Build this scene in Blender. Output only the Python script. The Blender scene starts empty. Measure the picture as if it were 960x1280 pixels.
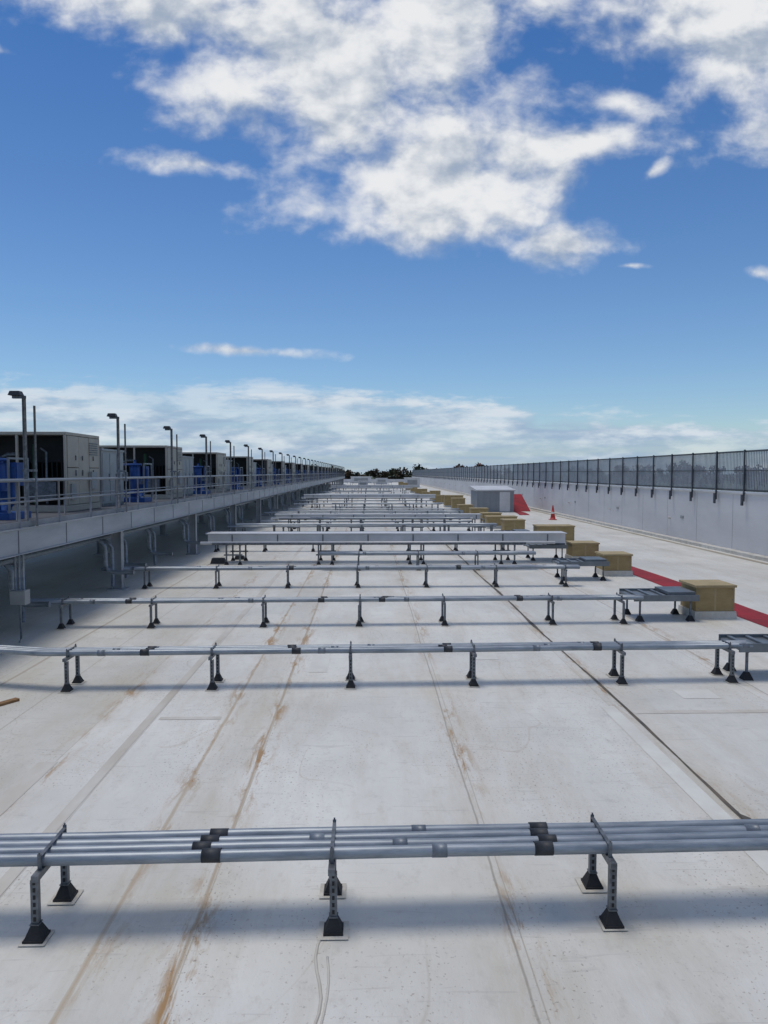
import bpy, math, random
from mathutils import Vector
random.seed(7)
S=bpy.context.scene
S.view_settings.view_transform='Standard'
try: S.view_settings.look='None'
except Exception: pass
S.view_settings.exposure=0

# ------------------------------------------------------------ materials
def nn(nt,t,**kw):
    n=nt.nodes.new(t)
    for k,v in kw.items(): setattr(n,k,v)
    return n
def mat(name,c1,c2=None,rough=.6,metal=0,scale=3,bump=0,stretch=(1,1,1),spec=None,roughvar=.1):
    m=bpy.data.materials.new(name); m.use_nodes=True; nt=m.node_tree
    b=nt.nodes['Principled BSDF']
    b.inputs['Metallic'].default_value=metal
    if spec is not None: b.inputs['Specular IOR Level'].default_value=spec
    if c2 is None: c2=tuple(x*.75 for x in c1)
    tc=nn(nt,'ShaderNodeTexCoord'); mp=nn(nt,'ShaderNodeMapping'); mp.inputs['Scale'].default_value=stretch
    nt.links.new(tc.outputs['Object'],mp.inputs[0])
    no=nn(nt,'ShaderNodeTexNoise'); no.inputs['Scale'].default_value=scale; no.inputs['Detail'].default_value=4; no.inputs['Roughness'].default_value=.68
    nt.links.new(mp.outputs[0],no.inputs['Vector'])
    r=nn(nt,'ShaderNodeValToRGB'); r.color_ramp.elements[0].position=.35; r.color_ramp.elements[1].position=.65
    r.color_ramp.elements[0].color=(*c2,1); r.color_ramp.elements[1].color=(*c1,1)
    nt.links.new(no.outputs['Fac'],r.inputs[0]); nt.links.new(r.outputs[0],b.inputs['Base Color'])
    mr=nn(nt,'ShaderNodeMapRange'); mr.inputs['To Min'].default_value=rough-roughvar; mr.inputs['To Max'].default_value=rough+roughvar
    nt.links.new(no.outputs['Fac'],mr.inputs[0]); nt.links.new(mr.outputs[0],b.inputs['Roughness'])
    if bump:
        bp=nn(nt,'ShaderNodeBump'); bp.inputs['Strength'].default_value=bump; bp.inputs['Distance'].default_value=.02
        n2=nn(nt,'ShaderNodeTexNoise'); n2.inputs['Scale'].default_value=scale*6; n2.inputs['Detail'].default_value=2
        nt.links.new(mp.outputs[0],n2.inputs['Vector']); nt.links.new(n2.outputs['Fac'],bp.inputs['Height']); nt.links.new(bp.outputs[0],b.inputs['Normal'])
    return m

M_galv=mat('galvanised_conduit',(.34,.375,.41),(.20,.23,.26),.45,.4,2.5,0,(1,6,6))
M_coup=mat('coupling',(.25,.28,.31),(.14,.16,.18),.5,.4,6)
M_strut=mat('strut_steel',(.20,.215,.23),(.09,.098,.105),.5,.45,12)
M_rubber=mat('black_rubber',(.022,.022,.024),(.010,.010,.011),.75,0,10,.2)
M_tape=mat('dark_sleeve',(.04,.044,.05),(.018,.02,.023),.6,0,14)
M_pad=mat('flashing_pad',(.64,.62,.55),(.48,.44,.37),.6,0,8)
M_steel=mat('walkway_steel',(.27,.285,.30),(.17,.18,.195),.5,.35,1.5)
M_fascia=mat('beam_grey',(.42,.435,.45),(.30,.315,.33),.5,.2,1.2,.05,(1,.3,2))
M_grate=mat('grating',(.13,.14,.15),(.08,.08,.09),.6,.4,6,.2)
M_beige=mat('beige_panel',(.44,.395,.315),(.36,.32,.26),.55,0,1.3)
M_dark=mat('coil_dark',(.018,.02,.02),(.008,.009,.009),.7,0,8)
M_coil=mat('coil_fins',(.035,.04,.036),(.015,.018,.016),.6,.3,4,0,(1,1,8))
M_blue=mat('blue_paint',(.012,.08,.30),(.008,.04,.17),.45,0,3)
M_green=mat('green_pipe',(.04,.12,.07),(.02,.06,.035),.5,0,3)
M_cab=mat('cabinet_grey',(.33,.34,.34),(.26,.27,.27),.5,0,2)
M_wood=mat('tan_board',(.37,.275,.13),(.29,.21,.09),.75,0,2.2,.15,(1,1,3))
M_woodtop=mat('tan_lid',(.43,.335,.18),(.33,.255,.13),.75,0,2.2,.15)
M_curb=mat('white_curb',(.62,.61,.56),(.46,.43,.37),.6,0,3)
M_trough=mat('trough_grey',(.20,.225,.245),(.13,.15,.165),.45,.4,2)
M_red=mat('red_walkway',(.34,.014,.024),(.20,.008,.015),.8,0,1.6,.3)
M_wall=mat('wall_white',(.64,.63,.63),(.54,.53,.53),.65,0,.35,.05,(1,.4,1.6))
M_gut=mat('gutter_dirty',(.42,.38,.31),(.26,.22,.16),.8,0,1.2,.2,(1,.3,1))
M_fence=mat('fence_panel',(.34,.37,.40),(.25,.275,.30),.55,.15,2)
M_fpost=mat('fence_post',(.09,.098,.11),(.05,.056,.062),.5,.3,2)
M_duct=mat('duct_white',(.64,.64,.64),(.52,.52,.51),.45,.1,.9)
M_shed=mat('shed_wall',(.27,.29,.31),(.22,.24,.26),.6,0,.8)
M_orange=mat('cone_red',(.50,.03,.02),(.38,.02,.015),.5,0,3)
M_conewhite=mat('cone_band',(.75,.75,.73),None,.4,0,5)
M_board=mat('timber',(.30,.17,.07),(.16,.085,.035),.8,0,5,.3)
M_ground=mat('ground_grass',(.09,.11,.05),(.05,.065,.03),.9,0,.02)
M_bark=mat('bark',(.08,.06,.045),(.04,.03,.022),.9,0,2)
M_lamp=mat('lamp_black',(.03,.032,.035),None,.5,.2,4)
M_patch=mat('membrane_patch',(.70,.69,.63),(.60,.58,.51),.55,0,1.4,.1)
M_patch2=mat('membrane_strip',(.63,.61,.55),(.48,.43,.35),.55,0,1.1,.1,(1,.4,1))
M_seam=mat('seam_sealant',(.055,.052,.045),(.15,.12,.085),.7,0,2.5,0,(1,1,1))

def leafmat(name,a,b): return mat(name,a,b,.9,0,.25)
M_leaf=[leafmat('leaf_green',(.055,.062,.03),(.028,.034,.018)),
        leafmat('leaf_brown',(.10,.065,.038),(.05,.034,.022)),
        leafmat('leaf_rust',(.15,.055,.035),(.07,.03,.022))]

# ---- roof membrane
def roof_mat():
    m=bpy.data.materials.new('roof_membrane'); m.use_nodes=True; nt=m.node_tree; L=nt.links
    b=nt.nodes['Principled BSDF']
    tc=nn(nt,'ShaderNodeTexCoord')
    def mapping(loc=(0,0,0),rot=(0,0,0),sc=(1,1,1)):
        mp=nn(nt,'ShaderNodeMapping'); mp.inputs['Location'].default_value=loc; mp.inputs['Rotation'].default_value=rot; mp.inputs['Scale'].default_value=sc
        L.new(tc.outputs['Object'],mp.inputs[0]); return mp.outputs[0]
    def noise(vec,s,d=6,r=.6,dist=0):
        n=nn(nt,'ShaderNodeTexNoise'); n.noise_dimensions='2D'; n.inputs['Scale'].default_value=s; n.inputs['Detail'].default_value=d; n.inputs['Roughness'].default_value=r; n.inputs['Distortion'].default_value=dist
        L.new(vec,n.inputs['Vector']); return n.outputs['Fac']
    def ramp(f,p0,p1,c0=(0,0,0),c1=(1,1,1)):
        r=nn(nt,'ShaderNodeValToRGB'); r.color_ramp.elements[0].position=p0; r.color_ramp.elements[1].position=p1
        r.color_ramp.elements[0].color=(*c0,1); r.color_ramp.elements[1].color=(*c1,1); L.new(f,r.inputs[0]); return r.outputs[0]
    def math_(op,a,b_=None,c=None,clamp=False):
        n=nn(nt,'ShaderNodeMath',operation=op,use_clamp=clamp)
        for i,v in enumerate((a,b_,c)):
            if v is None: continue
            if isinstance(v,(int,float)): n.inputs[i].default_value=v
            else: L.new(v,n.inputs[i])
        return n.outputs[0]
    def mix(f,a,b_,mode='MIX'):
        n=nn(nt,'ShaderNodeMix',data_type='RGBA',blend_type=mode)
        if isinstance(f,(int,float)): n.inputs[0].default_value=f
        else: L.new(f,n.inputs[0])
        for i,v in ((6,a),(7,b_)):
            if isinstance(v,tuple): n.inputs[i].default_value=(*v,1)
            else: L.new(v,n.inputs[i])
        return n.outputs[2]
    nA=noise(mapping(),.4,7,.66)
    base=ramp(nA,.3,.7,(.61,.59,.53),(.735,.72,.66))
    br=nn(nt,'ShaderNodeTexBrick'); br.offset=.37; br.offset_frequency=2
    br.inputs['Color1'].default_value=(1,1,1,1); br.inputs['Color2'].default_value=(.93,.93,.92,1); br.inputs['Mortar'].default_value=(.74,.70,.64,1)
    br.inputs['Scale'].default_value=1; br.inputs['Mortar Size'].default_value=.005; br.inputs['Mortar Smooth'].default_value=.3
    br.inputs['Brick Width'].default_value=30; br.inputs['Row Height'].default_value=2.12
    L.new(mapping((12.1,1.13,0),(0,0,math.radians(90)),(1,1,1)),br.inputs['Vector'])
    col=mix(1.0,base,br.outputs['Color'],'MULTIPLY')
    sx=nn(nt,'ShaderNodeSeparateXYZ'); L.new(tc.outputs['Object'],sx.inputs[0])
    X=sx.outputs[0]
    nB=noise(mapping((4,9,0),(0,0,0),(1,.5,1)),.8,5,.65)
    Xw=math_('ADD',X,math_('MULTIPLY',math_('SUBTRACT',nB,.5),.06))
    def line(x0,w): return math_('SUBTRACT',1,math_('DIVIDE',math_('ABSOLUTE',math_('SUBTRACT',Xw,x0)),w),None,True)
    nC=noise(mapping((1,3,0),(0,0,0),(3,.55,1)),2.4,7,.75,.3)
    for x0,w,c,f in ((-1.73,.022,(.40,.27,.14),.75),(-1.45,.30,(.53,.51,.45),.4),(-3.65,.35,(.52,.50,.44),.35),(-2.6,.010,(.35,.32,.27),.5),
                     (-1.15,.018,(.33,.21,.10),.75),(.93,.011,(.20,.18,.15),.75),(5.4,.016,(.2,.18,.15),.6),(-5.2,.03,(.3,.22,.14),.6),(-4.3,.012,(.35,.3,.22),.6)):
        l=math_('MULTIPLY',math_('POWER',line(x0,w),.5),f)
        col=mix(l,col,c)
    spot=ramp(nC,.49,.62)
    near=None
    for x0 in (-1.19,-1.77,.93,3.22,-3.3,5.4):
        l=line(x0+.05,.18); near=l if near is None else math_('MAXIMUM',near,l)
    patch=ramp(nB,.42,.56)
    sf=math_('MULTIPLY',math_('MULTIPLY',near,spot),math_('ADD',math_('MULTIPLY',patch,.8),.2))
    col=mix(math_('MULTIPLY',sf,1.15,None,True),col,(.36,.20,.07))
    # wide tan wash along seams
    wide=None
    for x0 in (-1.4,.95,3.2,-3.5):
        l=line(x0,.55); wide=l if wide is None else math_('MAXIMUM',wide,l)
    col=mix(math_('MULTIPLY',math_('MULTIPLY',wide,ramp(noise(mapping((6,1,0),(0,0,0),(1,.25,1)),1.3,6,.7),.42,.68)),.45),col,(.50,.42,.29))
    d=ramp(noise(mapping((5,2,0),(0,0,.10),(1.5,.30,1)),1.0,7,.74),.46,.72)
    col=mix(math_('MULTIPLY',d,.42),col,(.47,.42,.32))
    d2=ramp(noise(mapping((9,4,0),(0,0,.3),(1,.7,1)),7,5,.75),.55,.80)
    col=mix(math_('MULTIPLY',d2,.42),col,(.40,.37,.31))
    sp=ramp(noise(mapping((2,7,0)),34,2,.6),.66,.72)
    col=mix(math_('MULTIPLY',math_('MULTIPLY',sp,patch),.6),col,(.18,.13,.09))
    iso=noise(mapping((1,1,0),(0,0,.5),(1,.6,1)),.7,1.5,.4,.3)
    ring=math_('SUBTRACT',1,math_('DIVIDE',math_('ABSOLUTE',math_('SUBTRACT',iso,.56)),.006),None,True)
    col=mix(math_('MULTIPLY',math_('MULTIPLY',ring,patch),.35),col,(.42,.36,.27))
    scf=ramp(noise(mapping((8,3,0),(0,0,-.6),(.7,7,1)),2.2,3,.6,.5),.65,.70)
    col=mix(math_('MULTIPLY',scf,.25),col,(.36,.34,.30))
    L.new(col,b.inputs['Base Color'])
    L.new(ramp(nA,.3,.7,(.45,)*3,(.62,)*3),b.inputs['Roughness'])
    bp=nn(nt,'ShaderNodeBump'); bp.inputs['Strength'].default_value=.5; bp.inputs['Distance'].default_value=.03
    h=math_('ADD',noise(mapping(sc=(1,.45,1)),1.7,6,.68),math_('MULTIPLY',br.outputs['Fac'],-.15))
    L.new(h,bp.inputs['Height']); L.new(bp.outputs[0],b.inputs['Normal'])
    return m
M_roof=roof_mat()

# ------------------------------------------------------------ mesh builder
class MB:
    def __init__(s): s.v=[];s.f=[];s.m=[];s.sm=[]
    def quad(s,pts,m=0,sm=False):
        n=len(s.v); s.v+= [tuple(p) for p in pts]; s.f.append(tuple(range(n,n+len(pts)))); s.m.append(m); s.sm.append(sm)
    def box(s,x0,x1,y0,y1,z0,z1,m=0,top=1.0):
        n=len(s.v); cx,cy=(x0+x1)/2,(y0+y1)/2
        for z,k in ((z0,1),(z1,top)):
            for x,y in ((x0,y0),(x1,y0),(x1,y1),(x0,y1)):
                s.v.append((cx+(x-cx)*k,cy+(y-cy)*k,z))
        for f in ((3,2,1,0),(4,5,6,7),(0,1,5,4),(1,2,6,5),(2,3,7,6),(3,0,4,7)):
            s.f.append(tuple(n+i for i in f)); s.m.append(m); s.sm.append(False)
    def tube(s,pts,r,m=0,seg=10,r2=None,cap=True):
        pts=[Vector(p) for p in pts]; n=len(s.v); k=len(pts)
        for i,p in enumerate(pts):
            a=pts[max(i-1,0)]; b=pts[min(i+1,k-1)]; d=(b-a).normalized()
            ref=Vector((0,0,1)) if abs(d.z)<.9 else Vector((0,1,0))
            u=d.cross(ref).normalized(); w=u.cross(d)
            rr=r if r2 is None else r+(r2-r)*i/(k-1)
            for j in range(seg):
                t=2*math.pi*j/seg; q=p+u*math.cos(t)*rr+w*math.sin(t)*rr; s.v.append(tuple(q))
        for i in range(k-1):
            for j in range(seg):
                j2=(j+1)%seg
                s.f.append((n+i*seg+j,n+i*seg+j2,n+(i+1)*seg+j2,n+(i+1)*seg+j)); s.m.append(m); s.sm.append(True)
        if cap:
            s.f.append(tuple(n+j for j in range(seg))); s.m.append(m); s.sm.append(False)
            s.f.append(tuple(n+(k-1)*seg+j for j in reversed(range(seg)))); s.m.append(m); s.sm.append(False)
    def mesh(s,name,mats):
        me=bpy.data.meshes.new(name); me.from_pydata(s.v,[],s.f)
        for a in mats: me.materials.append(a)
        me.polygons.foreach_set('material_index',s.m); me.polygons.foreach_set('use_smooth',s.sm)
        me.update(); return me
def obj(name,mesh,parent=None,loc=(0,0,0),bevel=0):
    o=bpy.data.objects.new(name,mesh); S.collection.objects.link(o); o.location=loc
    if parent: o.parent=parent
    if bevel:
        b=o.modifiers.new('bevel','BEVEL'); b.width=bevel; b.segments=2; b.limit_method='ANGLE'
    return o
def empty(name,loc=(0,0,0)):
    o=bpy.data.objects.new(name,None); S.collection.objects.link(o); o.location=loc; return o
def arc(p0,p1,p2,n=5):
    p0,p1,p2=map(Vector,(p0,p1,p2)); return [(p0*(1-t)**2+p1*2*t*(1-t)+p2*t*t) for t in [i/n for i in range(n+1)]]

# ------------------------------------------------------------ ground, roof
mb=MB(); mb.quad([(-3000,-1500,-8),(3000,-1500,-8),(3000,5000,-8),(-3000,5000,-8)]); obj('ground',mb.mesh('ground',[M_ground]))
RY=232
mb=MB(); mb.box(-34,14.2,-14,RY,-7.99,0,1); mb.f.pop(1);mb.m.pop(1);mb.sm.pop(1)
mb.quad([(-34,-14,0),(14.2,-14,0),(14.2,RY,0),(-34,RY,0)],0)
obj('flat_roof',mb.mesh('flat_roof',[M_roof,M_wall]))
mb=MB(); mb.box(-34,13.79,RY-.4,RY+.002,0,1.0); mb.box(-34.002,-33.6,-14,RY-.401,0,.998)
obj('parapet_wall',mb.mesh('parapet',[M_wall]))
mb=MB()
def strip(x0,x1,y0,y1,m,z=.0035,sk=0):
    mb.quad([(x0,y0,z),(x1,y0,z),(x1+sk,y1,z),(x0+sk,y1,z)],m)
strip(-3.42,-3.22,-2,7.6,1); strip(-2.72,-2.61,3.0,30,1); strip(2.98,3.16,2,9.3,0); strip(-.9,-.62,11,13.2,0)
strip(-3.21,-2.76,4.15,4.30,1); strip(3.32,5.35,9.0,9.12,1)
strip(4.2,4.7,9.6,10.0,0); strip(-4.6,-4.1,6.8,7.2,0); strip(1.7,2.1,11.7,12.1,0); strip(-.3,.2,17,17.5,0); strip(-2.55,-1.8,8.9,9.0,1)
obj('membrane_strips',mb.mesh('strips',[M_patch,M_patch2]))
mb=MB(); y=6.15; pr=None
while y<60:
    wv=(.018+.008*math.sin(y*2.3)*math.sin(y*.9+1))*(1 if y<14 else 1.5); x=3.27+.018*math.sin(y*.8)+random.uniform(-.004,.004)
    if pr: mb.quad([(pr[0]-pr[1],pr[2],.005),(pr[0]+pr[1],pr[2],.005),(x+wv,y,.005),(x-wv,y,.005)])
    pr=(x,wv,y); y+=.35
mb.quad([(3.235,6.05,.009),(3.30,6.02,.009),(3.315,6.2,.009),(3.25,6.3,.009)])
obj('open_seam',mb.mesh('seam',[M_seam]))
mb=MB(); mb.tube([(-.30+.03*math.sin(t*.9),3.0+t*.12,.0) for t in range(15)],.010,0,6); mb.tube([(-.255+.02*math.sin(t*.7+1),3.0+t*.12,.0) for t in range(13)],.008,0,6)
obj('membrane_wrinkle',mb.mesh('wrinkle',[M_patch2]))

# ------------------------------------------------------------ pipe rack rows
def stand(mb,x,y,h,w,detail):
    for yy in (y-w/2,y+w/2):
        jx=random.uniform(-.02,.02); x_=x
        x=x+jx
        if detail>0:
            a=.088+random.uniform(-.01,.012)
            mb.box(x-a,x+a,yy-a,yy+a,.0065,.010,4)
        mb.box(x-.064,x+.064,yy-.064,yy+.064,.0101 if detail else 0,.024,2)
        mb.box(x-.058,x+.058,yy-.058,yy+.058,.024,.107,2,top=.42)
        if detail>1:
            a=.02
            for sx in (-a,a): mb.box(x+sx-.004,x+sx+.004,yy-.02,yy+.02,.10,h,1)
            mb.box(x-a+.004,x+a-.004,yy-.019,yy-.016,.10,h-.001,1)
            z=.13
            while z<h-.03:
                mb.box(x-.008,x+.008,yy-.0225,yy-.0195,z,z+.026,5); z+=.048
            mb.box(x-.03,x+.03,yy-.03,yy+.03,.107,.114,1)
        else:
            s_=.02 if detail else .026
            mb.box(x-s_,x+s_,yy-.02,yy+.02,.10,h,1)
        x=x_
    mb.box(x-.021,x+.021,y-w/2-.05,y+w/2+.05,h+.001,h+.042,1)

def row(name,Y,x0,x1,h=.42,n=4,r=.037,slope=.02,w=.45,detail=1,stands=None,bendL=None,couple=()):
    e=empty(name)
    mb=MB(); pitch=r*2+.010
    seg=14 if detail>1 else (8 if detail==1 else 6)
    zc=h+.043+r
    for i in range(n):
        dy=(i-(n-1)/2)*pitch
        st=max(2,int((x1-x0)/1.2)); pts=[]
        if bendL:
            bx,by=bendL
            pts+= [(bx,Y+slope*x0+dy+by,zc)]
        for k in range(st+1):
            x=x0+(x1-x0)*k/st
            pts.append((x,Y+slope*x+dy+random.uniform(-.004,.004),zc-(.009*random.random())))
        mb.tube(pts,r,0,seg)
        for cx in couple:
            c=cx+random.uniform(-.05,.05); L_=.062
            yy=Y+slope*c+dy
            mb.tube([(c-L_,yy,zc-.003),(c+L_,yy,zc-.003)],r+.006,3,seg)
        if detail>0:
            x=x0+random.uniform(.5,2.5)
            while x<x1-.1:
                yy=Y+slope*x+dy
                mb.tube([(x-.05,yy,zc-.003),(x+.05,yy,zc-.003)],r+.004,6,seg); x+=3.05
    mats=[M_galv,M_strut,M_rubber,M_tape,M_pad,M_dark,M_coup]
    obj('conduits',mb.mesh('conduits',mats),e)
    mb=MB()
    if stands is None:
        stands=[-7.6+1.83*k for k in range(20)]; stands=[s for s in stands if x0+.2<s<x1-.1]
    for sx in stands:
        y=Y+slope*sx; stand(mb,sx,y,h,w,detail)
        if detail>0:
            hw=n*pitch/2+.02; zt=h+.043+2*r
            mb.box(sx-.012,sx+.012,y-hw,y+hw,zt,zt+.006,1)
            for q in (-hw,hw):
                mb.box(sx-.012,sx+.012,y+q-.004,y+q+.004,h+.02,zt+.022,1)
                mb.tube([(sx,y+q,zt),(sx,y+q,zt+.035)],.006,1,6)
    obj('strut_stands',mb.mesh('stands',mats),e)
    return e
row('conduit_rack',4.93,-8,9,.40,4,.040,.02,.46,2,[-5.8,-3.97,-2.12,-.24,1.61,3.44,5.27,7.1],couple=(-1.08,1.18))
row('conduit_rack',10.42,-4.5,5.55,.42,3,.040,.025,.42,2,[-4.15,-2.18,-.25,1.5,3.62,5.2],bendL=(-6.8,.55),couple=(-3.1,-1.05,1.1,3.3))
row('conduit_rack',14.55,-6.9,5.5,.42,3,.040,.02,.42,1,[-5.9,-4.2,-2.05,-.16,1.5,3.65,5.05],couple=(-4.6,-.9,.3,3.0))
row('conduit_rack',19.4,-6.9,5.6,.42,3,.045,.01,.42,1,couple=(-2,2.4))
row('conduit_rack',22.8,-1.5,5.2,.42,3,.05,.01,.42,1)
YS=[28.3,31,34.5,38,42,46.5,51,55,60,66,72,79,87,96,106,118,132,148,166,186,206]
for i,Y in enumerate(YS):
    x0=random.choice([-6.5,-6.2,-5.5,-4.5]); x1=random.choice([6.3,6.0,5.4])
    row('conduit_rack',Y,x0,x1,random.choice([.42,.42,.6,.75]),4 if i%2 else 3,.045 if Y<60 else .055,random.uniform(-.01,.02),.45,0)
    if i%2==1: row('conduit_rack',Y+1.6,random.uniform(-5,-2),random.uniform(2,5),random.choice([.3,.9]),2,.05,0,.45,0)

def duct(Y,x0,x1,z,h=.30,w=.75):
    e=empty('cable_duct',(0,Y,0)); mb=MB()
    mb.box(x0,x1,-w/2,w/2,z,z+h,0)
    mb.box(x0-.05,x1+.05,-w/2-.03,w/2+.03,z+h+.002,z+h+.03,0)
    x=x0+.8
    while x<x1:
        mb.box(x-.02,x+.02,-w/2-.012,-w/2,z-.01,z+h-.01,1); x+=1.5
    mb.tube([(x0-.2,-w/2-.2,z+.03),(x1-.4,-w/2-.2,z+.03)],.05,0,8)
    mb.tube([(x0+.2,-w/2-.34,z+.02),(x1-1.4,-w/2-.34,z+.02)],.04,1,8)
    obj('duct_body',mb.mesh('duct',[M_duct,M_strut]),e)
    mb=MB()
    x=x0+.9
    while x<x1:
        for yy in (-w/2-.4,w/2):
            for dx in (-.22,.22):
                mb.box(x+dx-.025,x+dx+.025,yy-.025,yy+.025,.1,z-.045,0); mb.box(x+dx-.07,x+dx+.07,yy-.07,yy+.07,0,.1,1,top=.4)
            mb.box(x-.3,x+.3,yy-.026,yy+.026,z*.45,z*.45+.045,0)
        for dx in (-.22,.22): mb.box(x+dx-.024,x+dx+.024,-w/2-.45,w/2+.05,z-.044,z-.002,0)
        x+=3.0
    obj('duct_frames',mb.mesh('ductf',[M_strut,M_rubber]),e)
duct(24.9,-5.3,6.6,.66)
duct(36.3,-4.5,5.5,.75,.2,.5); duct(64,-5.5,5.8,.8,.3,.8); duct(100,-5,6,.9,.4,1)

# ------------------------------------------------------------ steel troughs + tan boxes
def trough(x0,x1,Y,z=.45,d=.75):
    e=empty('cable_trough',(0,Y,0)); mb=MB()
    mb.box(x0,x1,-d/2,d/2,z,z+.05); mb.box(x0,x1,-d/2-.02,-d/2-.001,z-.03,z+.10); mb.box(x0,x1,d/2+.001,d/2+.02,z-.03,z+.10)
    n=5
    for i in range(n):
        x=x0+(x1-x0)*(i+.5)/n; mb.box(x-.03,x+.03,-d/2+.01,d/2-.01,z+.051,z+.085)
    mb.box(x0+(x1-x0)*.55,x1-.05,-d/2+.05,d/2-.05,z+.086,z+.15)
    obj('tray',mb.mesh('trough',[M_trough]),e,bevel=.006)
    mb=MB()
    for x in (x0+.15,x1-.15):
        for y in (-d/2+.05,d/2-.05):
            mb.tube([(x,y,.1),(x,y,z-.002)],.022,0,8); mb.box(x-.075,x+.075,y-.075,y+.075,0,.11,1,top=.4)
        mb.box(x-.02,x+.02,-d/2+.02,d/2-.02,z-.045,z-.003,0)
    obj('legs',mb.mesh('troughlegs',[M_strut,M_rubber]),e)
trough(5.35,6.75,10.75,.44,.6)
trough(5.35,6.68,15.1,.44,.85); trough(5.3,6.7,20.7,.44,.8); trough(5.5,6.8,25.5,.44,.9); trough(5.4,6.8,31,.44,.9)

def tanbox(x0,x1,Y,h=.68,d=.8):
    e=empty('roof_curb_box',((x0+x1)/2,Y,0)); w=(x1-x0)/2; mb=MB()
    mb.box(-w-.04,w+.04,-.04,d+.04,0,.16,0,top=.97)
    mb.box(-w,w,0,d,.16,h-.05,1)
    mb.box(-w-.03,w+.03,-.03,d+.03,h-.049,h,2)
    for x in (-w+.05,w-.05):
        for z in (.22,.4,h-.1): mb.tube([(x,-.001,z),(x,-.006,z)],.008,3,6)
    mb.box(-w*.05-.003,w*.05,-.003,-.0005,.17,h-.055,2)
    obj('box_body',mb.mesh('tanbox',[M_curb,M_wood,M_woodtop,M_strut]),e,bevel=.006)
tanbox(6.8,7.7,10.6)
tanbox(6.72,7.52,14.9,.70,.75); tanbox(6.85,7.65,21.2,.64,.8); tanbox(6.95,7.85,24.9,.62,.8); tanbox(7.0,8.5,30.2,.82,.9)
for i,Y in enumerate([35.5,39.5,43,47.5,52,57.5,64,71,79,88,98,110,125,142,160]):
    a=6.35+random.uniform(-.1,.35); tanbox(a,a+random.choice([1.0,1.1,1.6]),Y,random.uniform(.6,.85) if Y<52 else random.uniform(.7,1.1),.9)

# ------------------------------------------------------------ red walkway
mb=MB(); y=7.0; pts=[]
while y<62:
    t=min(1,max(0,(y-34)/22)); t=t*t*(3-2*t)
    pts.append((8.12+3.3*t+.05*math.sin(y*.7),y)); y+=1.0
for (a,ya),(b,yb) in zip(pts[:-1],pts[1:]):
    if 24<ya<52: continue
    mb.quad([(a-.37,ya,.006),(a+.37,ya,.006),(b+.37,yb,.006),(b-.37,yb,.006)],0)
obj('red_walkway',mb.mesh('red_walkway',[M_red]))
mb=MB(); mb.quad([(13.0,-14,.004),(13.25,-14,.004),(13.25,RY-.5,.004),(13.0,RY-.5,.004)])
mb.box(13.45,13.79,-14,RY-.5,0,.12,1)
obj('roof_gutter',mb.mesh('gutter',[M_gut,M_curb]))

# ------------------------------------------------------------ right wall + fence
e=empty('parapet_wall'); mb=MB()
mb.box(13.8,14.35,-14,RY,.001,2.22,0); mb.box(13.74,14.42,-14,RY,2.221,2.28,1)
obj('wall_body',mb.mesh('wall',[M_wall,M_duct]),e)
mb=MB(); y=-10
while y<RY-4:
    mb.box(13.77,13.799,y,y+.28,1.0,1.12,0); mb.tube([(13.7,y+1.4,.95),(13.8,y+1.4,.95)],.04,1,8)
    y+=8.4
y=-12
while y<RY-4:
    mb.box(13.795,13.7995,y,y+.012,.13,2.2,0); y+=3.05
obj('wall_fittings',mb.mesh('wallfit',[M_cab,M_curb]),e)
e=empty('metal_fence'); mb=MB(); y=-12.0
FX=13.72
while y<RY-2:
    mb.box(FX-.035,FX+.015,y-.03,y+.03,1.95,3.84,1)
    mb.box(FX-.10,FX-.036,y-.05,y+.05,1.80,2.2,1)
    y+=2.15
mb.box(FX+.02,FX+.075,-12,RY-2,3.75,3.81,1); mb.box(FX+.02,FX+.075,-12,RY-2,2.33,2.39,1); mb.box(FX+.016,FX+.024,-12,RY-2,3.06,3.09,1)
obj('posts_and_rails',mb.mesh('fenceposts',[M_fence,M_fpost]),e)
mb=MB(); y=-11.95
while y<RY-2:
    st=.11 if y<70 else .22
    wd=.033 if y<70 else .066
    mb.box(FX+.04,FX+.05,y-wd,y+wd,2.391,3.749,0)
    y+=st
obj('slats',mb.mesh('slats',[M_fence]),e)

# ------------------------------------------------------------ left elevated walkway
PX=-6.1; DZ=2.02; Y0,Y1=8.0,196
e=empty('steel_walkway'); mb=MB()
mb.box(PX-.012,PX,Y0,Y1,DZ-.44,DZ-.02,1); mb.box(PX-.09,PX+.03,Y0,Y1,DZ-.46,DZ-.441,1); mb.box(PX-.09,PX+.03,Y0,Y1,DZ-.019,DZ,1)
mb.box(-13.6,-13.45,Y0,Y1,DZ-.44,DZ-.03,1)
mb.box(-13.44,PX-.091,Y0,Y1,DZ-.05,DZ-.005,2)
mb.box(-13.44,PX-.013,Y0-.1,Y0-.001,DZ-.44,DZ-.01,1)
y=Y0+.9
while y<Y1:
    mb.box(-13.44,PX-.1,y-.05,y+.05,DZ-.30,DZ-.052,1)
    mb.box(PX+.001,PX+.012,y-.01,y+.01,DZ-.43,DZ-.03,0)
    y+=2.05 if y<90 else 4.1
obj('deck_and_beams',mb.mesh('deck',[M_steel,M_fascia,M_grate]),e)
mb=MB(); y=10.9
while y<Y1:
    for x in (PX-.35,-9.8,-13.3):
        mb.box(x-.112,x+.112,y-.012,y+.012,.03,DZ-.47,0); mb.box(x-.13,x-.1121,y-.1,y+.1,.03,DZ-.47,0); mb.box(x+.1121,x+.13,y-.1,y+.1,.03,DZ-.47,0)
        mb.box(x-.22,x+.22,y-.2,y+.2,0,.029,0)
    mb.box(-13.3,PX-.1,y-.08,y+.08,DZ-.462,DZ-.31,0)
    y+=8.2
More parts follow.
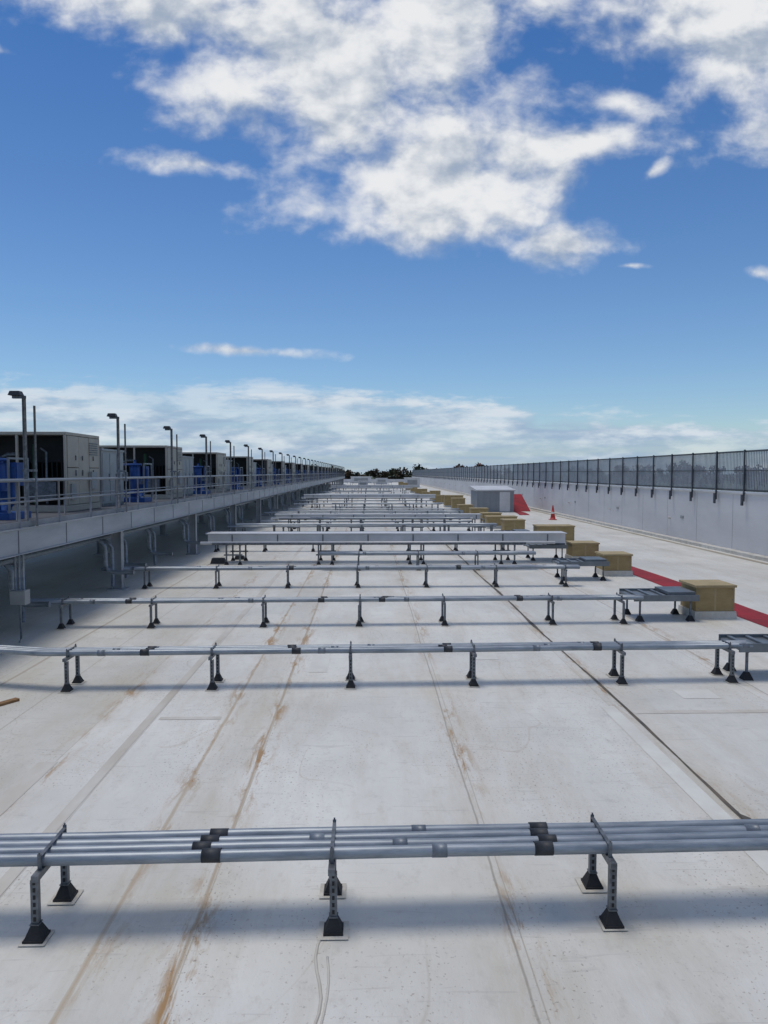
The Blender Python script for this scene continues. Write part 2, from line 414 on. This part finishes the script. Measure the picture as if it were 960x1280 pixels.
obj('columns',mb.mesh('cols',[M_fascia]),e)
mb=MB(); y=Y0+.1; rx=PX-.04
while y<Y1:
    mb.tube([(rx,y,DZ),(rx,y,DZ+.84)],.022 ,0,6)
    y+=1.68 if y<90 else 3.36
for z,r in ((.84,.025),(.46,.02)):
    mb.tube([(rx,Y0,DZ+z),(rx,(Y0+Y1)/2,DZ+z),(rx,Y1,DZ+z)],r,0,8)
mb.box(rx-.005,rx+.005,Y0,Y1,DZ+.005,DZ+.11,0)
y=Y0+.1
while y<Y1:
    mb.tube([(-7.2,y,DZ),(-7.2,y,DZ+.84)],.02,0,6); y+=2.4
mb.tube([(-7.2,Y0,DZ+.84),(-7.2,Y1,DZ+.84)],.022,0,6); mb.tube([(-7.2,Y0,DZ+.46),(-7.2,Y1,DZ+.46)],.018,0,6)
obj('handrail',mb.mesh('rail',[M_steel]),e)
mb=MB()
for x,z,r in ((-6.75,1.35,.06),(-6.95,1.35,.05),(-7.3,1.30,.09),(-7.9,1.2,.06),(-8.6,1.25,.11),(-10.5,1.2,.1)):
    mb.tube([(x,Y0,z),(x,60,z),(x,Y1,z)],r,0,10)
for y in (14.1,18.6,20.1,22.9,26.5,31,35,39,44,50,57,65):
    x=-6.5-random.random()*.3
    mb.tube([(x-1.0,y,1.35)]+arc((x-.35,y,1.35),(x,y,1.35),(x,y,1.0))+arc((x,y,.72),(x,y,.5),(x+.3,y,.5))+[(x+.7,y,.5)],.055,0,10)
    mb.tube([(x-1.0,y+.2,1.30)]+arc((x-.25,y+.2,1.30),(x+.1,y+.2,1.30),(x+.1,y+.2,1.0))+[(x+.1,y+.2,.12)],.045,0,10)
obj('underdeck_conduits',mb.mesh('uc',[M_galv]),e)
e=empty('junction_box',(-6.1,13.0,0)); mb=MB()
mb.box(-.13,.13,-.1,.1,.70,.95,0); mb.box(-.12,.12,-.112,-.101,.71,.94,0)
for dx in (-.07,.0,.07): mb.tube([(dx,0,.951),(dx,0,1.56)],.022,1,8)
mb.tube([(0,0,.699),(0,0,.1),(.02,-.1,.05)],.02,1,8)
obj('box_and_drops',mb.mesh('jb',[M_cab,M_galv]),e)

mbp=MB()
mbp.tube([(0,0,0),(0,0,2.36)],.036,0,10); mbp.box(-.09,.09,-.09,.09,0,.02,0)
mbp.box(-.2,.03,-.03,.03,2.32,2.37,0)
mbp.tube([(.14,.1,0),(.14,.1,2.2)],.022,0,8)
mbp.box(-.24,-.02,-.11,.07,2.372,2.45,1,top=.75)
mbp.box(-.05,.16,-.02,.12,1.0,1.04,0)
mp=mbp.mesh('light_pole',[M_strut,M_lamp])
y=13.6
while y<Y1:
    obj('light_pole',mp,None,(PX-.12,y,DZ)); y+=5.03

# ------------------------------------------------------------ HVAC units
def hvac_meshes():
    W=3.6; D=2.3; H=2.0
    A=MB()
    A.box(-W,0,0,D,0,.16,0); A.box(-W,0,0,D,H-.08,H,0); A.box(-W,0,D-.05,D,.161,H-.081,0)
    for x in (-W,-2.42,-1.25,-.07): A.box(x,x+.06,0,.07,.161,H-.081,0)
    n=3
    for i in range(n):
        y0=.09+i*(D-.15)/n; y1=y0+(D-.15)/n-.02
        A.box(-.06,-.001 if i%2 else .004,y0,y1,.17,1.1 if i!=1 else H-.09,0)
        if i!=1: A.box(-.06,.006,y0,y1,1.115,H-.09,0)
    A.box(-W,-W+.05,.08,D-.06,.161,H-.081,0)
    B=MB()
    for y in (.55,1.0,1.75):
        B.box(.007,.03,y,y+.03,.9,1.05,2); B.box(.007,.03,y,y+.03,1.3,1.42,2)
    B.box(.007,.09,1.45,1.85,.55,1.0,3); B.box(.007,.05,.2,.5,.3,.7,3)
    for z in range(6): B.box(.007,.02,1.5,2.1,1.45+z*.06,1.48+z*.06,2)
    B.box(-W+.06,-.1,.7,.75,.17,H-.09,0); B.box(-.1,-.061,.08,.7,.17,H-.09,0)
    for i in range(26):
        x=-W+.15+i*.125; B.box(x,x+.02,.5,.69,.35,1.25,1)
    B.tube([(-3.1,.3,.2),(-3.1,.3,1.6)]+[(-2.9,.3,1.75),(-2.0,.3,1.75)],.06,4,8)
    B.tube([(-1.9,.35,.2),(-1.9,.35,1.3),(-1.6,.35,1.45),(-1.3,.35,1.45)],.05,2,8)
    B.tube([(-.9,.3,.2),(-.9,.3,1.7)],.06,4,8); B.tube([(-.6,.25,.2),(-.6,.25,1.5),(-.75,.3,1.6)],.03,2,8)
    B.tube([(-2.6,.4,.2),(-2.6,.4,.9)],.17,0,12); B.tube([(-2.1,.4,.2),(-2.1,.4,.8)],.15,0,12)
    B.box(-1.15,-.35,.2,.45,.31,.75,2)
    return A.mesh('hvac_casing',[M_beige]),B.mesh('hvac_inside',[M_dark,M_coil,M_strut,M_cab,M_green])
ha,hb=hvac_meshes()
P=MB()
P.box(-.75,.6,-.5,.5,0,.14,0)
for x in (-.45,.15):
    P.tube([(x,0,.14),(x,0,.2),(x,0,1.12),(x,0,1.2)],.17,0,16); P.tube([(x,0,1.19),(x,0,1.3)],.10,0,12); P.tube([(x,0,1.3),(x,0,1.42)],.04,0,10)
P.tube([(-.6,-.32,.3),(.45,-.32,.3)]+arc((.5,-.32,.3),(.6,-.32,.3),(.6,-.32,.5))+[(.6,-.32,1.1)],.06,0,10)
P.tube([(.45,-.3,.2),(.45,-.3,.6)],.11,0,12); P.box(-.12,-.02,-.35,-.2,.7,1.0,2); P.box(.36,.5,.1,.4,.7,1.2,0)
P.tube([(-.6,-.1,1.25),(.4,-.1,1.25)],.035,0,8)
P.box(.55,.59,-.45,-.41,.14,1.3,1);P.box(.55,.59,.41,.45,.14,1.3,1);P.box(.55,.59,-.409,.409,1.26,1.3,1)
pm=P.mesh('blue_pump',[M_blue,M_steel,M_cab])
C=MB(); C.box(-1.4,0,0,1.9,0,.08,1); C.box(-1.4,0,0,1.9,.081,1.62,0); C.box(-1.44,.04,-.04,1.94,1.621,1.68,0)
for i in range(3):
    C.box(.001,.012,.06+i*.61,.62+i*.61,.15,1.55,0); C.box(.013,.03,.55+i*.61,.58+i*.61,.75,.95,1)
    C.box(-1.3+i*.44,-.92+i*.44,-.012,-.001,.15,1.55,0)
cm=C.mesh('cabinet',[M_cab,M_strut])
y=18.6; k=0
while y<188:
    u=empty('hvac_unit',(-7.5,y,DZ)); obj('casing',ha,u,bevel=.012 if k<3 else 0); obj('coil_and_fittings',hb,u)
    obj('blue_pump_skid',pm,None,(-8.0,y-2.7,DZ))
    obj('electrical_cabinet',cm,None,(-7.7,y+3.0,DZ))
    y+=9.25; k+=1
u=empty('hvac_unit',(-7.5,9.35,DZ)); obj('casing',ha,u); obj('coil_and_fittings',hb,u)

# ------------------------------------------------------------ shed, cone, misc
e=empty('equipment_shed',(9.7,56,0)); mb=MB()
mb.box(-1.4,1.4,0,3.5,0,1.62,0); mb.box(-1.5,1.5,-.12,3.6,1.621,1.70,1)
mb.quad([(-1.5,-.12,1.705),(1.5,-.12,1.705),(1.5,3.6,1.95),(-1.5,3.6,1.95)],1); mb.quad([(1.5,-.12,1.70),(1.5,3.6,1.7),(1.5,3.6,1.95)],1); mb.quad([(-1.5,3.6,1.7),(-1.5,-.12,1.7),(-1.5,3.6,1.95)],1); mb.quad([(1.5,3.6,1.7),(-1.5,3.6,1.7),(-1.5,3.6,1.95),(1.5,3.6,1.95)],1)
for i in range(6): mb.box(-1.35+i*.46,-1.33+i*.46,-.02,-.001,.05,1.6,0)
mb.box(.3,1.1,-.035,-.021,.05,1.55,1)
obj('shed_body',mb.mesh('shed',[M_shed,M_duct]),e)
mb=MB(); mb.quad([(11.3,57,0.01),(12.6,57,0.01),(12.6,60.5,1.25),(11.3,60.5,1.25)],0); mb.quad([(11.3,57,0.01),(11.3,60.5,1.25),(11.3,60.5,.01)],0); mb.quad([(12.6,60.5,1.25),(12.6,57,.01),(12.6,60.5,.01)],0); mb.quad([(11.3,60.5,1.25),(12.6,60.5,1.25),(12.6,60.5,0),(11.3,60.5,0)],0)
obj('red_ramp',mb.mesh('ramp',[M_red]))
mb=MB(); mb.box(-.22,.22,-.22,.22,0,.04,0)
def fr(z0,z1,m):
    r=lambda z:.17-.135*(z-.04)/.86
    mb.tube([(0,0,z0),(0,0,z1)],r(z0),m,20,r2=r(z1))
fr(.04,.40,0); fr(.40,.50,1); fr(.50,.92,0)
obj('traffic_cone',mb.mesh('cone',[M_orange,M_conewhite]),None,(11.8,46.9,0))
mb=MB(); mb.box(-.9,.9,-.045,.045,0.0,.035,0); o=obj('wooden_board',mb.mesh('board',[M_board]),None,(-5.1,8.95,0),.004); o.rotation_euler=(0,0,math.radians(58))
mb=MB()
for (x,y,s) in ((-4.9,24.5,.3),(-4.4,25.6,.22),(-5.6,31,.35),(3.6,41,.3),(-3,47,.3)):
    mb.box(x-s,x+s*.6,y-s*.5,y+s*.5,0,s*.6,0,top=.8)
obj('rubber_blocks',mb.mesh('blk',[M_tape]))
for x,y,w,h in ((-2,215,6,1.8),(3.5,190,3,1.5),(9,150,3,1.9),(-1,150,2,1.2)):
    mb=MB(); mb.box(x-w/2,x+w/2,y,y+3,0,h,0); mb.box(x-w/2-.1,x+w/2+.1,y-.1,y+3.1,h+.001,h+.12,0); mb.box(x-w/3,x+w/3,y-.03,y-.001,h*.3,h*.8,1)
    obj('rooftop_enclosure',mb.mesh('encl',[M_duct,M_cab]))

# ------------------------------------------------------------ treeline
mb=MB()
def tree(x,y,h,mi):
    g=-8; cr=h*random.uniform(.28,.36)
    mb.tube([(x,y,g),(x+random.uniform(-.3,.3),y,g+h*.45),(x+random.uniform(-.6,.6),y,g+h*.85)],h*.022,3,6,r2=.06)
    lobes=[]
    for i in range(7):
        a=random.random()*6.28; rr=cr*random.uniform(.2,.75); z=g+h*random.uniform(.42,.86)
        lobes.append((x+math.cos(a)*rr,y+math.sin(a)*rr,z,cr*random.uniform(.35,.55)))
        mb.tube([(x,y,g+h*.4),(x+math.cos(a)*rr,y+math.sin(a)*rr,z)],h*.009,3,4,r2=.04,cap=False)
    lobes.append((x,y,g+h*.86,cr*.4))
    for lx,ly,lz,lr in lobes:
        for i in range(40):
            d=Vector((random.gauss(0,1),random.gauss(0,1),random.gauss(0,1))).normalized()*lr*random.uniform(.3,1.1)
            p=Vector((lx,ly,lz))+Vector((d.x,d.y,d.z*.85)); s=random.uniform(.3,.8)
            a=Vector((random.gauss(0,1),random.gauss(0,1),random.gauss(0,1))).normalized(); b=a.orthogonal().normalized(); c=a.cross(b)
            mb.quad([p+b*s,p+c*s*.7,p-b*s*.8,p-c*s],mi if random.random()<.85 else random.choice([0,1]))
x=-95
while x<190:
    hh=13.0+1.2*math.sin(x*.17)+1.0*math.sin(x*.043+1)
    if -28<x<-12: hh+=1.3
    if 20<x<30: hh+=1.8
    if -8<x<14: hh-=1.5
    if x>40: hh+=1.5
    mi=0 if (x<40 and random.random()<.3) else (2 if x>40 and random.random()<.7 else 1)
    if 18<x<32: mi=0
    tree(x,340+random.uniform(-25,25),hh*random.uniform(.90,1.06),mi); x+=random.uniform(2.2,3.9)
obj('treeline',mb.mesh('treeline',[*M_leaf,M_bark]))

# ------------------------------------------------------------ sun & sky
el=math.radians(76); az=math.radians(-50)
d=Vector((math.cos(el)*math.sin(az),math.cos(el)*math.cos(az),math.sin(el)))
l=bpy.data.lights.new('sun','SUN'); l.energy=1.75; l.angle=math.radians(22); l.color=(1,.935,.84)
lo=bpy.data.objects.new('sun',l); S.collection.objects.link(lo); lo.rotation_euler=d.to_track_quat('Z','Y').to_euler()

w=bpy.data.worlds.new('World'); S.world=w; w.use_nodes=True; nt=w.node_tree; L=nt.links
try:
    w.cycles.sampling_method='MANUAL'; w.cycles.sample_map_resolution=256
except Exception: pass
for n in list(nt.nodes): nt.nodes.remove(n)
out=nn(nt,'ShaderNodeOutputWorld')
sky=nn(nt,'ShaderNodeTexSky'); sky.sky_type='NISHITA'; sky.sun_disc=False; sky.sun_elevation=el; sky.sun_rotation=az
sky.air_density=1.0; sky.dust_density=.3; sky.ozone_density=1.6
bg=nn(nt,'ShaderNodeBackground'); bg.inputs[1].default_value=.10
def V(op,a,b=None,c=None,clamp=False):
    n=nn(nt,'ShaderNodeMath',operation=op,use_clamp=clamp)
    for i,v in enumerate((a,b,c)):
        if v is None: continue
        if isinstance(v,(int,float)): n.inputs[i].default_value=v
        else: L.new(v,n.inputs[i])
    return n.outputs[0]
def mixc(f,a,b):
    n=nn(nt,'ShaderNodeMix',data_type='RGBA')
    L.new(f,n.inputs[0])
    for i,v in ((6,a),(7,b)):
        if isinstance(v,tuple): n.inputs[i].default_value=(*v,1)
        else: L.new(v,n.inputs[i])
    return n.outputs[2]
tc=nn(nt,'ShaderNodeTexCoord'); sp=nn(nt,'ShaderNodeSeparateXYZ'); L.new(tc.outputs['Generated'],sp.inputs[0])
ay=V('MAXIMUM',V('ABSOLUTE',sp.outputs[1]),.05)
U=V('DIVIDE',sp.outputs[0],ay); W=V('DIVIDE',sp.outputs[2],ay)
def sst(x,a,b):
    m=nn(nt,'ShaderNodeMapRange',interpolation_type='SMOOTHSTEP'); m.inputs['From Min'].default_value=a; m.inputs['From Max'].default_value=b
    L.new(x,m.inputs[0]); return m.outputs[0]
tint=nn(nt,'ShaderNodeMix',data_type='RGBA',blend_type='MULTIPLY'); tint.inputs[0].default_value=1
L.new(sky.outputs[0],tint.inputs[6])
mr=nn(nt,'ShaderNodeMapRange'); mr.inputs['From Min'].default_value=.02; mr.inputs['From Max'].default_value=.50; L.new(sp.outputs[2],mr.inputs[0])
L.new(mixc(mr.outputs[0],(.80,.95,1.10),(.36,.66,1.0)),tint.inputs[7])
L.new(tint.outputs[2],bg.inputs[0])
def noise(su,sv,sc,det,ro,ou=0,ov=0,dist=0):
    c=nn(nt,'ShaderNodeCombineXYZ'); L.new(V('MULTIPLY_ADD',U,su,ou),c.inputs[0]); L.new(V('MULTIPLY_ADD',W,sv,ov),c.inputs[1])
    n=nn(nt,'ShaderNodeTexNoise'); n.noise_dimensions='2D'; n.inputs['Scale'].default_value=sc; n.inputs['Detail'].default_value=det; n.inputs['Roughness'].default_value=ro; n.inputs['Distortion'].default_value=dist
    L.new(c.outputs[0],n.inputs['Vector']); return n.outputs['Fac']
n1=noise(1,1.5,7,7,.52,ou=2.3,dist=.1)
n1b=noise(1,1.5,7,5,.52,ou=2.3-.012,ov=.034,dist=.1)
blobs=[(-.25,.62,.20,.085,-22,1.3),(-.05,.53,.20,.12,-25,1.55),(.08,.60,.15,.13,0,1.45),(.10,.40,.16,.07,-5,1.5),(.27,.435,.12,.03,10,1.1),
       (-.22,.405,.12,.020,-4,1.05),(.50,.58,.16,.10,0,1.4),(.34,.49,.10,.03,-10,1.0),(.272,.306,.075,.034,6,1.2),(.54,.455,.08,.04,0,1.0),
       (-.15,.162,.13,.010,-3,.8),(-.47,.545,.07,.014,-12,.7),(.53,.268,.04,.014,-8,1.0),(.35,.277,.03,.006,0,.8),(.38,.40,.03,.012,35,.8)]
D=None
for cu,cv,ru,rv,t,k in blobs:
    t=math.radians(t); du=V('SUBTRACT',U,cu); dv=V('SUBTRACT',W,cv)
    a=V('ADD',V('MULTIPLY',du,math.cos(t)/ru),V('MULTIPLY',dv,math.sin(t)/ru))
    b=V('ADD',V('MULTIPLY',du,-math.sin(t)/rv),V('MULTIPLY',dv,math.cos(t)/rv))
    s=V('SUBTRACT',k,V('SQRT',V('ADD',V('MULTIPLY',a,a),V('MULTIPLY',b,b))))
    D=s if D is None else V('SMOOTH_MAX',D,s,.08)
D=V('MAXIMUM',D,-1.2)
D=V('MAXIMUM',D,V('MULTIPLY_ADD',sst(W,.68,.9),1.5,-1.2))
n1c=noise(1,1.3,30,4,.55,dist=.2)
dens=V('ADD',V('MULTIPLY',D,1.0),V('MULTIPLY',V('SUBTRACT',n1,.5),2.8))
dens=V('ADD',dens,V('MULTIPLY',V('SUBTRACT',n1c,.5),.6))
mask=V('MULTIPLY',sst(dens,-.05,1.15),.97)
top=V('SUBTRACT',.122,V('MULTIPLY',sst(U,-.15,.55),.055))
nb=noise(1,4.0,10,6,.60,ou=3)
nb2=noise(.5,9,5,4,.6,ou=7)
sb=V('ADD',V('DIVIDE',V('SUBTRACT',top,W),.026),V('MULTIPLY',V('SUBTRACT',nb,.5),3.0))
mb_=V('MULTIPLY',sst(sb,-.1,.9),V('ADD',.60,V('MULTIPLY',sst(nb2,.38,.62),.36)))
mb_=V('MULTIPLY',mb_,sst(W,-.05,0.0))
lit=V('ADD',.60,V('MULTIPLY',V('SUBTRACT',n1,n1b),2.8))
lit=V('ADD',lit,V('MULTIPLY',V('SUBTRACT',n1c,.5),.9))
n3=noise(1,1.4,6,4,.5,ou=11)
lit=sst(V('ADD',lit,V('MULTIPLY',V('SUBTRACT',n3,.5),1.2)),-.15,1.05)
cc=mixc(lit,(.36,.43,.54),(.84,.85,.86))
cb=mixc(sst(V('ADD',nb,V('MULTIPLY',W,1.8)),.45,.78),(.34,.46,.61),(.66,.73,.80))
b1=nn(nt,'ShaderNodeBackground'); L.new(cc,b1.inputs[0]); b1.inputs[1].default_value=1
b2=nn(nt,'ShaderNodeBackground'); L.new(cb,b2.inputs[0]); b2.inputs[1].default_value=1
m1=nn(nt,'ShaderNodeMixShader'); L.new(mb_,m1.inputs[0]); L.new(bg.outputs[0],m1.inputs[1]); L.new(b2.outputs[0],m1.inputs[2])
m2=nn(nt,'ShaderNodeMixShader'); L.new(mask,m2.inputs[0]); L.new(m1.outputs[0],m2.inputs[1]); L.new(b1.outputs[0],m2.inputs[2])
L.new(m2.outputs[0],out.inputs[0])

# ------------------------------------------------------------ camera
cam=bpy.data.cameras.new('camera'); cam.lens=26; cam.sensor_width=36; cam.clip_end=8000; cam.clip_start=.05
co=bpy.data.objects.new('camera',cam); S.collection.objects.link(co); co.location=(0,0,3)
co.rotation_euler=(math.radians(90-3.04),0,math.radians(-1.24)); S.camera=co
